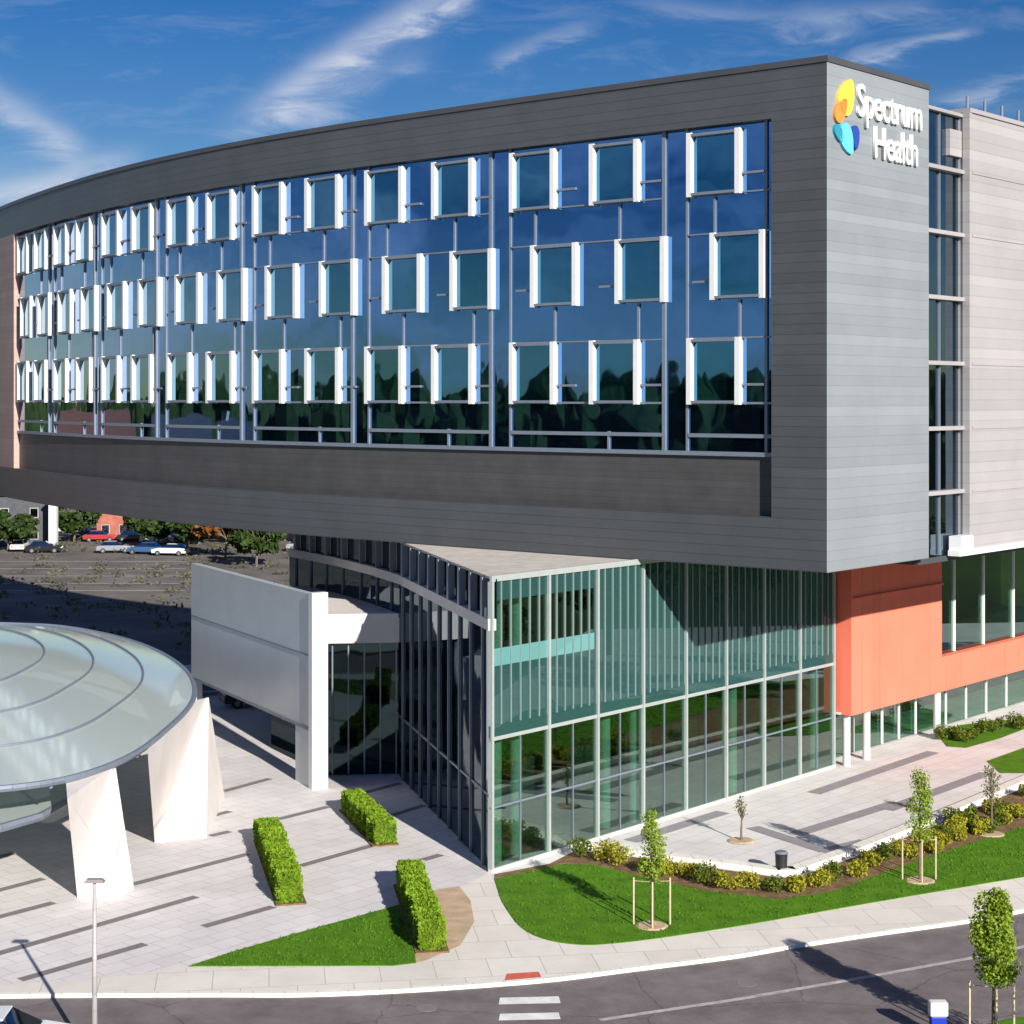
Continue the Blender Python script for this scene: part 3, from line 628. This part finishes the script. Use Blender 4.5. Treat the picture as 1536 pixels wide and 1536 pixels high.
pier([gp(116, 1346), gp(178, 1346), gp(201, 1333), Vector((-15.8, 69, 0))],
     [gp(101, 1198, zc - .1), gp(167, 1151, zc), gp(173, 1147, zc), Vector((-17.2, 66.5, zc))])
pier([Vector((-17.5, 93, 0)), Vector((-16.8, 93.2, 0)), Vector((-19.5, 99, 0)), Vector((-20.3, 98.6, 0))], [Vector((-18.6, 90, zc)), Vector((-18.0, 91, zc)), Vector((-22, 98.5, zc)), Vector((-23, 98, zc))])
pier([Vector((-34, 75, 0)), Vector((-33, 74.5, 0)), Vector((-30, 71, 0)), Vector((-31, 70.5, 0))], [Vector((-34, 75, zc)), Vector((-33, 74.5, zc)), Vector((-30, 70, zc)), Vector((-31, 69.5, zc))])
pier([Vector((-42, 95, 0)), Vector((-41, 94.5, 0)), Vector((-41, 88, 0)), Vector((-42, 88.5, 0))], [Vector((-42.5, 96, zc)), Vector((-41.5, 96, zc)), Vector((-41, 87, zc)), Vector((-42, 87, zc))])
low = [gp(-260, 1215, 3.3), gp(-60, 1192, 3.3), gp(40, 1180, 3.3), gp(112, 1172, 3.3), gp(118, 1190, 3.3), gp(60, 1221, 3.3), gp(0, 1238, 3.3), gp(-100, 1258, 3.3), gp(-260, 1290, 3.3)]
b = MB(); b.prism(low, 3.12, 3.3); b.build('lower_roof', M['gtop'], can)
b = MB()
for a, c in zip(low[4:-1], low[5:]): b.tube(a - Vector((0, 0, .1)), c - Vector((0, 0, .1)), .16, n=6)
b.build('rim', M['mull'], can)
# ------------------------------------------------------------------ vegetation
def leaf(b, p, sz, rr, up=None):
    d = Vector((rr.gauss(0, 1), rr.gauss(0, 1), rr.gauss(0, 1))).normalized(); e = d.orthogonal().normalized()
    e.rotate(Matrix.Rotation(rr.uniform(0, 6.28), 3, d)); f = d.cross(e)
    b.add([p - e * sz, p - f * sz * .55, p + e * sz, p + f * sz * .55], [(0, 1, 2, 3)])
def crown(b, fn, n, sz, rr):
    for _ in range(n):
        p = fn(rr)
        leaf(b, p, sz * rr.uniform(.6, 1.3), rr)
def clump_fn(blobs):
    def f(rr):
        c, rx, rz = rr.choice(blobs)
        while True:
            v = Vector((rr.uniform(-1, 1), rr.uniform(-1, 1), rr.uniform(-1, 1)))
            if .35 < v.length < 1: break
        return c + Vector((v.x * rx, v.y * rx, v.z * rz))
    return f
def hedge(a, c, wd, h, label):
    a = Vector(a); c = Vector(c); t = (c - a); L_ = t.length; t.normalize(); n = Vector((-t.y, t.x, 0)); mid = (a + c) / 2
    o = empty('hedge', mid, label, 'hedge', 'clipped hedges on the plaza'); b = MB()
    for_core = MB(); q = [a + n * (wd / 2 - .08), a - n * (wd / 2 - .08), c - n * (wd / 2 - .08), c + n * (wd / 2 - .08)]
    for_core.prism(q, .12, h - .08)
    rr = random.Random(hash(label) % 999)
    for _ in range(int(L_ * 1500)):
        s = rr.uniform(0, L_); f = rr.random(); k = noise.noise(Vector((a.x + s * 1.8, a.y, f * 5))) * .16
        if f < .42: p = a + t * s + n * rr.uniform(-wd / 2, wd / 2) + Vector((0, 0, h + k - rr.uniform(0, .1)))
        elif f < .9: p = a + t * s + n * (wd / 2 + k) * rr.choice((-1, 1)) + Vector((0, 0, rr.uniform(.1, h)))
        else: p = (a if rr.random() < .5 else c) + n * rr.uniform(-wd / 2, wd / 2) + Vector((0, 0, rr.uniform(.1, h)))
        leaf(b, p + n * noise.noise(Vector((s * .9, 3, a.y))) * .12, .075 * rr.uniform(.6, 1.5), rr)
    b.build('foliage', M['hedge'], o); 
    m = MB(); m.prism([a + n * (wd / 2 + .15) - t * .2, a - n * (wd / 2 + .15) - t * .2, c - n * (wd / 2 + .15) + t * .2, c + n * (wd / 2 + .15) + t * .2], .0, .06); m.build('soil', M['mulch'], o)
    for_core.build('stems', M['shrub_g'], o)
hedge(gp(577, 1268), gp(528, 1216), .85, .95, 'short clipped green hedge nearest the glass hall, in front of the white screen wall end')
hedge(gp(436, 1356), gp(401, 1262), .85, 1.0, 'clipped green hedge in the middle of the plaza, nearest the canopy piers')
hedge(gp(648, 1428), gp(613, 1330), .85, 1.0, 'clipped green hedge between the left lawn and the tan gravel bed')
def shrub(p, sz, m, label):
    rr = random.Random(int(p.x * 100)); b = MB()
    bl = [(p + Vector((rr.uniform(-.25, .25), rr.uniform(-.25, .25), sz * rr.uniform(.3, .75))) * 1.0, sz * .5, sz * .38) for _ in range(4)]
    crown(b, clump_fn(bl), 520, .065, rr)
    for i in range(4): b.tube(p, bl[i][0], .015, n=4)
    o = b.build('shrub', m, off=p); o.location = p; return tag(o, label, 'shrub', 'shrubs along the terrace edge')
# shrubs along the bed, nearest row by the lawn
edge = [(870, 1287), (903, 1291), (935, 1298), (968, 1305), (1000, 1314), (1030, 1320), (1060, 1325), (1092, 1332), (1125, 1336), (1160, 1340), (1195, 1338), (1225, 1332), (1252, 1322), (1280, 1313), (1308, 1304), (1335, 1294), (1362, 1285), (1390, 1276), (1416, 1267), (1442, 1258), (1468, 1249), (1494, 1240), (1520, 1231), (1548, 1222)]
rs = random.Random(5)
ORD = ['first', 'second', 'third', 'fourth', 'fifth', 'sixth', 'seventh', 'eighth', 'ninth', 'tenth', 'eleventh', 'twelfth', 'thirteenth', 'fourteenth', 'fifteenth', 'sixteenth', 'seventeenth', 'eighteenth', 'nineteenth', 'twentieth', 'twenty-first', 'twenty-second', 'twenty-third', 'twenty-fourth']
GR = 'bushy low shrub with golden green leaves in the mulch bed along the terrace edge'
for i, (x, y) in enumerate(edge):
    shrub(gp(x + rs.uniform(-4, 4), y + rs.uniform(-3, 3)), rs.uniform(.65, .9), M['shrub'] if i % 3 else M['shrub_g'], ORD[i] + ' shrub from the left in the row between the lawn and the terrace wall')
for i in range(16):
    x = 1400 + i * 9 + rs.uniform(-4, 4); top = 1236 - (x - 1400) * .43; y = rs.uniform(top + 14, top + 48)
    shrub(gp(x, y), rs.uniform(.55, .8), M['shrub_g'] if i % 2 else M['shrub'], ORD[i] + ' shrub from the left close below the terrace wall at its right end')
for i in range(9):
    shrub(gp(1412 + i * 15, 1116 - i * 3 + rs.uniform(-8, 2)), rs.uniform(.6, .9), M['shrub_g'], ORD[i] + ' shrub from the left against the windows under the orange band')
def stree(p, H, label, m, wd=.75, stakes=3, dens=900, cb=.42, group='young staked trees', st_h=1.7):
    o = empty('young_tree', p, label, 'tree', group); rr = random.Random(int(abs(p.x) * 37))
    b = MB(); pts = [p + Vector((noise.noise(Vector((k, p.x, 0))) * .1, noise.noise(Vector((k, p.y, 5))) * .1, H * .92 * k / 5)) for k in range(6)]
    for k in range(5): b.tube(pts[k], pts[k + 1], .06 * (1 - k / 6), .06 * (1 - (k + 1) / 6), n=7)
    bl = []
    for k in range(26):
        f = (k + .5) / 26; zz = H * (cb + (1 - cb) * f * .95); rad = wd * (.25 + .75 * math.sin(math.pi * min(1, .25 + f * .72))) * .8
        a = rr.uniform(0, 6.28); c = p + Vector((math.cos(a) * rad * .5, math.sin(a) * rad * .5, zz))
        bl.append((c, wd * rr.uniform(.26, .5), H * .085)); 
        b.tube(p + Vector((0, 0, zz - .35)), c, .018, .008, n=5)
    b.build('trunk', M['bark'], o)
    b = MB(); crown(b, clump_fn(bl), int(dens * 1.5), .058, rr); b.build('crown', m, o)
    for k in range(stakes):
        a = 6.28 * k / stakes + .5; q = p + Vector((math.cos(a) * .75, math.sin(a) * .4, 0))
        b = MB(); b.tube(q, q + Vector((0, 0, st_h)), .035, n=6); b.tube(q + Vector((0, 0, st_h - .12)), p + Vector((0, 0, st_h - .12)), .012, n=4); b.build('stake', M['stake'], o)
    b = MB(); b.tube(p + Vector((0, 0, .02)), p + Vector((0, 0, .07)), .6, .5, n=14); b.build('mulch_ring', M['tan'], o)
stree(gp(978, 1390), 4.1, 'young tree with three stakes on the lawn below the left end of the terrace', M['leaf'], .7, 3, 1300)
stree(gp(1380, 1322), 4.3, 'young tree with pale stakes on the lawn, right of the terrace corner', M['leaf'], .75, 3, 1400)
stree(dp(1490, 50.6), 4.35, 'young leafy staked tree on the near verge beside the blue and white post', M['leaf'], 1.0, 3, 5200, .42)
stree(gp(1487, 1252), 3.0, 'small sparse tree with pale leaves in the shrub bed at the right', M['leaf_p'], .7, 0, 260, .5, st_h=1)
stree(gp(1112, 1262), 1.9, 'tiny sparse sapling standing on the paved terrace', M['leaf_p'], .45, 0, 90, .6, st_h=1)
stree(Vector((16.8, 45.5, 0)), 4.6, 'young staked tree on the near verge beyond the picture edge', M['leaf'], .9, 3, 1500, .4)
# litter bin at the terrace corner
bn = empty('litter_bin', gp(1172, 1309), 'small dark litter bin at the corner of the paved terrace', 'bin')
p = LOC[bn.name]
b = MB(); b.tube(p, p + Vector((0, 0, .75)), .22, .25, n=16); b.build('body', M['black'], bn)
b = MB(); b.tube(p + Vector((0, 0, .78)), p + Vector((0, 0, .86)), .28, .2, n=16); b.build('lid', M['mull'], bn)
# lamp post
lp = dp(142, 49.0); lm = empty('street_lamp', lp, 'slender pale street lamp with a small flat head beside the road', 'street lamp')
b = MB(); b.tube(lp + Vector((0, 0, -.1)), lp + Vector((0, 0, 5.1)), .09, .05, n=12); b.build('pole', M['wing'], lm, smooth=True)
b = MB(); b.tube(lp + Vector((0, 0, -.1)), lp + Vector((0, 0, .2)), .17, n=12); b.build('base', M['stone'], lm)
b = MB(); b.hexa([lp + Vector((x, y, 5.1)) for x, y in ((-.3, -.15), (.3, -.15), (.3, .15), (-.3, .15))], [lp + Vector((x, y, 5.2)) for x, y in ((-.22, -.1), (.22, -.1), (.22, .1), (-.22, .1))]); b.build('lamp_head', M['joint'], lm, bevel=.02)
# blue and white post by the verge
bp_ = dp(1407, 51.2); bo = empty('marker_post', bp_, 'royal blue marker post with a bright white cap at the bottom of the picture', 'post')
z1 = CZ - (1502 - HY) / F * 51.2
b = MB(); b.box(bp_ + Vector((0, 0, (z1 - .42) / 2)), (.46, .3, z1 - .42)); b.build('post', M['royal'], bo, bevel=.02)
b = MB(); b.box(bp_ + Vector((0, 0, z1 - .2)), (.54, .36, .42)); b.build('cap', M['fin'], bo, bevel=.05)
# ------------------------------------------------------------------ cars
def car_proto(paint, label, group=None):
    o = empty('parked_car', (0, 0, 0), label, 'car', group)
    prof = [(-2.15, .32), (-2.2, .62), (-2.1, .88), (-1.7, .95), (1.15, .95), (2.0, .8), (2.2, .6), (2.18, .32)]
    b = MB(); L1 = [Vector((x, -.86, z)) for x, z in prof]; L2 = [Vector((x, .86, z)) for x, z in prof]; b.hexa(L1, L2); b.build('body', paint, o, bevel=.07)
    cab = [(-1.75, .94), (-1.25, 1.4), (.25, 1.42), (1.1, .94)]
    b = MB(); b.hexa([Vector((x, -.74 if z < 1 else -.6, z)) for x, z in cab], [Vector((x, .74 if z < 1 else .6, z)) for x, z in cab]); b.build('windows', M['carglass'], o, bevel=.03)
    b = MB(); b.box((-.5, 0, 1.43), (1.5, 1.16, .05)); b.build('roof', paint, o, bevel=.02)
    for x in (-1.35, 1.35):
        for y in (-.8, .8):
            b = MB(); b.tube((x, y - .1, .32), (x, y + .1, .32), .32, n=18); wv = b.build('wheel', M['rubber'], o)
            b = MB(); b.tube((x, y - .11, .32), (x, y + .11, .32), .18, n=12); b.build('rim', M['mull'], wv)
    for y in (-.6, .6):
        b = MB(); b.box((2.17, y, .68), (.08, .3, .14)); b.build('headlight', M['white'], o)
        b = MB(); b.box((-2.17, y, .72), (.06, .3, .14)); b.build('tail_light', M['tactile'], o)
    return o
def place(o, x, y, rz, z=0): o.location = (x, y, z); o.rotation_euler = (0, 0, rz); return o
def copy_tree(o, label=None, paint=None, parent=None):
    c = o.copy(); sc.collection.objects.link(c); c.parent = parent
    if label: c['label'] = label
    for ch in list(o.children):
        d = ch.copy(); sc.collection.objects.link(d); d.parent = c
        for g in list(ch.children):
            e = g.copy(); sc.collection.objects.link(e); e.parent = d
        if paint and ch.name.split('.')[0] in ('body', 'roof'):
            d.material_slots[0].link = 'OBJECT'; d.material_slots[0].material = paint
    return c
pw = mat('white car paint', (.7, .7, .7), .25, 0, .6); pk = mat('black car paint', (.015, .016, .02), .2, 0, .7); pr = mat('red car paint', (.35, .03, .03), .25, 0, .6)
ps = mat('silver car paint', (.4, .42, .45), .25, .5, .6); pbl = mat('blue car paint', (.05, .12, .25), .25, .2, .6)
c0 = car_proto(pw, 'white car at the left edge of the road, only its roof in view'); place(c0, -14.6, 49.2, R(2), -.12)
cars = [((385, 1058), pk, 20, 'black car seen through the opening under the pale screen wall'), ((322, 1040), pbl, 15, 'blue car between the canopy edge and the pale screen wall')]
for (x, y), pt, a, lb in cars:
    p = gp(x, y); c = copy_tree(c0, lb, pt); place(c, p.x, p.y, R(a))
row = [(15, 800, ps, 'silver car at the far left of the distant car park'), (45, 806, pk, 'black car beside the silver one in the distant car park'), (112, 800, pw, 'white car right of the pale pillar beyond the building'), (150, 812, pr, 'dark red car in the distant car park below the brick house'),
       (200, 812, pk, 'black car in the middle of the distant car park'), (235, 815, pw, 'white car near the right of the distant car park'), (270, 812, pbl, 'blue car at the right end of the distant car park'), (455, 826, ps, 'silver car seen above the pale screen wall')]
row += [(30, 826, pw, 'white car in the nearer row at the far left'), (66, 829, pk, 'black car in the nearer row left of the pillar'), (172, 829, ps, 'silver car in the nearer row below the brick house'), (218, 831, pbl, 'blue car in the nearer row of the distant car park'), (256, 833, pw, 'white car in the nearer row, just left of the screen wall')]
for k in range(5):
    strip(gp(-40, 842 + k * 11, -.2), gp(278, 842 + k * 11, -.2), .5, -.20, M['paint_old'], 'road_marking')
for x, y, pt, lb in row:
    p = gp(x, y, -.2); c = copy_tree(c0, lb, pt); c['group'] = 'cars in the distant car park'; place(c, p.x, p.y, R(random.choice((8, 95, 80, 170))), -.2)
# ------------------------------------------------------------------ background beyond the block
def house(x, y, wd, dp_, h, rz, wm, rm, label, z0=-.3, nwin=4):
    o = empty('house', (x, y, z0), label, 'house'); m = Matrix.Rotation(rz, 3, 'Z'); c = Vector((x, y, z0)); T = lambda a, b_, z: c + m @ Vector((a, b_, z))
    b = MB(); q = [T(-wd / 2, -dp_ / 2, 0), T(wd / 2, -dp_ / 2, 0), T(wd / 2, dp_ / 2, 0), T(-wd / 2, dp_ / 2, 0)]; b.hexa(q, [v + Vector((0, 0, h)) for v in q]); b.build('wall', wm, o)
    b = MB(); e = .4; b.add([T(-wd / 2 - e, -dp_ / 2 - e, h + .01), T(wd / 2 + e, -dp_ / 2 - e, h + .01), T(wd / 2 + e, dp_ / 2 + e, h + .01), T(-wd / 2 - e, dp_ / 2 + e, h + .01), T(-wd / 2, 0, h + dp_ * .32), T(wd / 2, 0, h + dp_ * .32)],
        [(0, 1, 5, 4), (2, 3, 4, 5), (1, 2, 5), (3, 0, 4), (0, 3, 2, 1)]); rf = b.build('roof', rm, o)
    b = MB(); b.box(T(wd * .25, 0, h + dp_ * .32 + .3), (.8, .6, 1.6), rz); b.build('chimney', wm, rf)
    for fl in range(int(h // 2.8)):
        for k in range(nwin):
            b = MB(); b.box(T(-wd / 2 + wd * (k + .5) / nwin, -dp_ / 2 - .02, 1.6 + fl * 2.8), (1.1, .12, 1.3), rz); wv = b.build('window', M['wing'], o)
            b = MB(); b.box(T(-wd / 2 + wd * (k + .5) / nwin, -dp_ / 2 - .07, 1.6 + fl * 2.8), (.9, .08, 1.1), rz); b.build('pane', M['carglass'], wv)
house(-66, 226, 11, 8, 6.6, R(12), M['slate'], M['slate'], 'slate grey house at the far left beyond the block', nwin=3)
house(-52.5, 236, 7, 8, 6.0, R(5), M['brick'], M['tile'], 'brick house beyond the block near the pale pillar', nwin=3)
house(-45, 238, 6.5, 8, 5.2, R(-6), M['cream'], M['slate'], 'cream house with grey roof in the distance under the block', nwin=2)
house(-28.5, 236, 6, 7, 5.0, R(10), M['cream'], M['tile'], 'cream house with a tiled roof seen above the screen wall', nwin=2)
house(-22, 228, 5, 7, 5.0, R(-5), M['brick'], M['tile'], 'small brick house seen above the screen wall', nwin=2)
house(-146, 190, 34, 12, 13.5, R(50), M['brick'], M['tile'], 'long brick house far to the left of the plaza', nwin=7)
house(-160, 152, 26, 12, 12.8, R(65), M['brick'], M['slate'], 'second long brick house far to the left of the plaza', nwin=7)
house(-138, 122, 14, 12, 12.5, R(80), M['stone'], M['slate'], 'pale stone block of flats far to the left of the plaza', nwin=4)
pil = gp(80, 822, -.2); po = empty('pillar', pil, 'pale square pillar standing beyond the far end of the block', 'pillar')
b = MB(); b.box(pil + Vector((0, 0, 3.1)), (1.0, 1.0, 6.2)); b.build('shaft', M['stone'], po, bevel=.03); b = MB(); b.box(pil + Vector((0, 0, 6.35)), (1.3, 1.3, .3)); b.build('cap', M['white'], po)
def btree(x, y, H, wd, m, label, group='trees beyond the block', n=1500, z0=-.3, sz=.45):
    p = Vector((x, y, z0)); o = empty('tree', p, label, 'tree', group); rr = random.Random(int(x * 7 + y))
    b = MB(); b.tube(p, p + Vector((.2, 0, H * .45)), H * .025, H * .018, n=8); bl = []
    for k in range(14):
        a = rr.uniform(0, 6.28); f = rr.uniform(0, 1); rad = wd * .5 * math.sin(math.pi * (.15 + .75 * f)); c = p + Vector((math.cos(a) * rad, math.sin(a) * rad, H * (.35 + .55 * f)))
        bl.append((c, wd * rr.uniform(.16, .28), H * rr.uniform(.09, .14))); b.tube(p + Vector((.2, 0, H * .4)), c, H * .01, H * .004, n=5)
    b.build('trunk', M['bark'], o); b = MB(); crown(b, clump_fn(bl), n, sz, rr); b.build('crown', m, o)
bt = [(-39.5, 210, 7, 6, 'leaf_d', 'tall dark tree at the left of the screen wall top'), (-34, 205, 6, 5, 'leaf_o', 'rusty tree right behind the left end of the screen wall'), (-29, 196, 6, 5, 'leaf_d', 'dark tree right behind the middle of the screen wall'), (-63, 216, 5, 6, 'leaf_d', 'dark tree in front of the grey house at the far left'), (-37, 228, 5.5, 5, 'leaf_d', 'dark tree between the cream house and the screen wall'), (-33.5, 232, 5, 4.5, 'leaf_o', 'rusty brown tree just left of the screen wall top'), (-42, 224, 6, 6, 'leaf_d', 'dark tree right of the cream house under the block'), (-46, 222, 4.5, 4, 'leaf_d', 'low dark tree in front of the cream house under the block'), (-58, 229, 6.5, 5, 'leaf_d', 'dark tree between the slate and brick houses'), (-49, 231, 5, 4, 'leaf_d', 'dark tree in front of the distant houses, right of the brick one'), (-38, 232, 6, 6, 'leaf_d', 'dark round tree seen above the left end of the screen wall'),
      (-31.5, 222, 6, 5, 'leaf_d', 'dark green tree above the middle of the screen wall'), (-27.5, 226, 5.5, 5, 'leaf_o', 'rusty orange tree above the screen wall'), (-21, 215, 6, 5, 'leaf_o', 'second rusty tree above the screen wall, nearer the glass hall'),
      (-17, 200, 6, 5, 'leaf_d', 'dark tree just left of the glass hall clerestory')]
for x, y, H, wd, m, lb in bt: btree(x, y, H, wd, M[m], lb)
# trees to the right of the picture that the hall glass reflects
for i, (x, y, H) in enumerate(((48, 74, 9), (56, 84, 10), (62, 96, 11), (58, 66, 9))):
    btree(x, y, H, 7, M['leaf_d'], ORD[i] + ' broad dark green tree to the right of the terrace', 'trees right of the terrace', 2200, 0, .3)
# scrub on the rough ground and the wooded horizon, uncountable
rr = random.Random(11); b = MB()
for _ in range(380):
    x = rr.uniform(-75, -12); y = rr.uniform(128, 250)
    if x > -16 - (y - 128) * .02 and y < 135: continue
    h = rr.uniform(.3, .9)
    for k in range(14):
        leaf(b, Vector((x + rr.gauss(0, .5), y + rr.gauss(0, .5), -.2 + rr.uniform(0, h))), .22, rr)
tag(b.build('scrub', leafmat('scrub leaf', (.17, .16, .09), (.08, .085, .05), .3)), 'patchy brown green scrub on the rough ground beyond the canopy', 'scrub', kind='stuff')
b = MB()
for i in range(900):
    a = 2 * math.pi * i / 900 + rr.uniform(-.01, .01); rad = rr.uniform(300, 360)
    x = math.cos(a) * rad; y = 80 + math.sin(a) * rad
    if y > 330 and abs(x) < 160: continue
    H = rr.uniform(15, 27); wv = rr.uniform(5, 9); segs = 7
    vs = []; fs = []
    for j, (zf, rf) in enumerate(((0, .8), (.3, 1.05), (.6, .95), (.85, .55), (1, .05))):
        for k in range(segs):
            th = 6.283 * k / segs; q = rf * wv * rr.uniform(.8, 1.15); vs.append((x + math.cos(th) * q, y + math.sin(th) * q, -.5 + H * zf))
    for j in range(4):
        for k in range(segs): fs.append((j * segs + k, j * segs + (k + 1) % segs, (j + 1) * segs + (k + 1) % segs, (j + 1) * segs + k))
    b.add(vs, fs)
tag(b.build('distant_wood', mat('distant wood foliage', (.045, .07, .02), .95, 0, .1, col2=(.02, .035, .012), nscale=.25, bump=1, bscale=.8)), 'dark continuous belt of woodland around the horizon', 'woodland', kind='stuff')
sc.cycles.max_bounces = 8; sc.cycles.transparent_max_bounces = 12
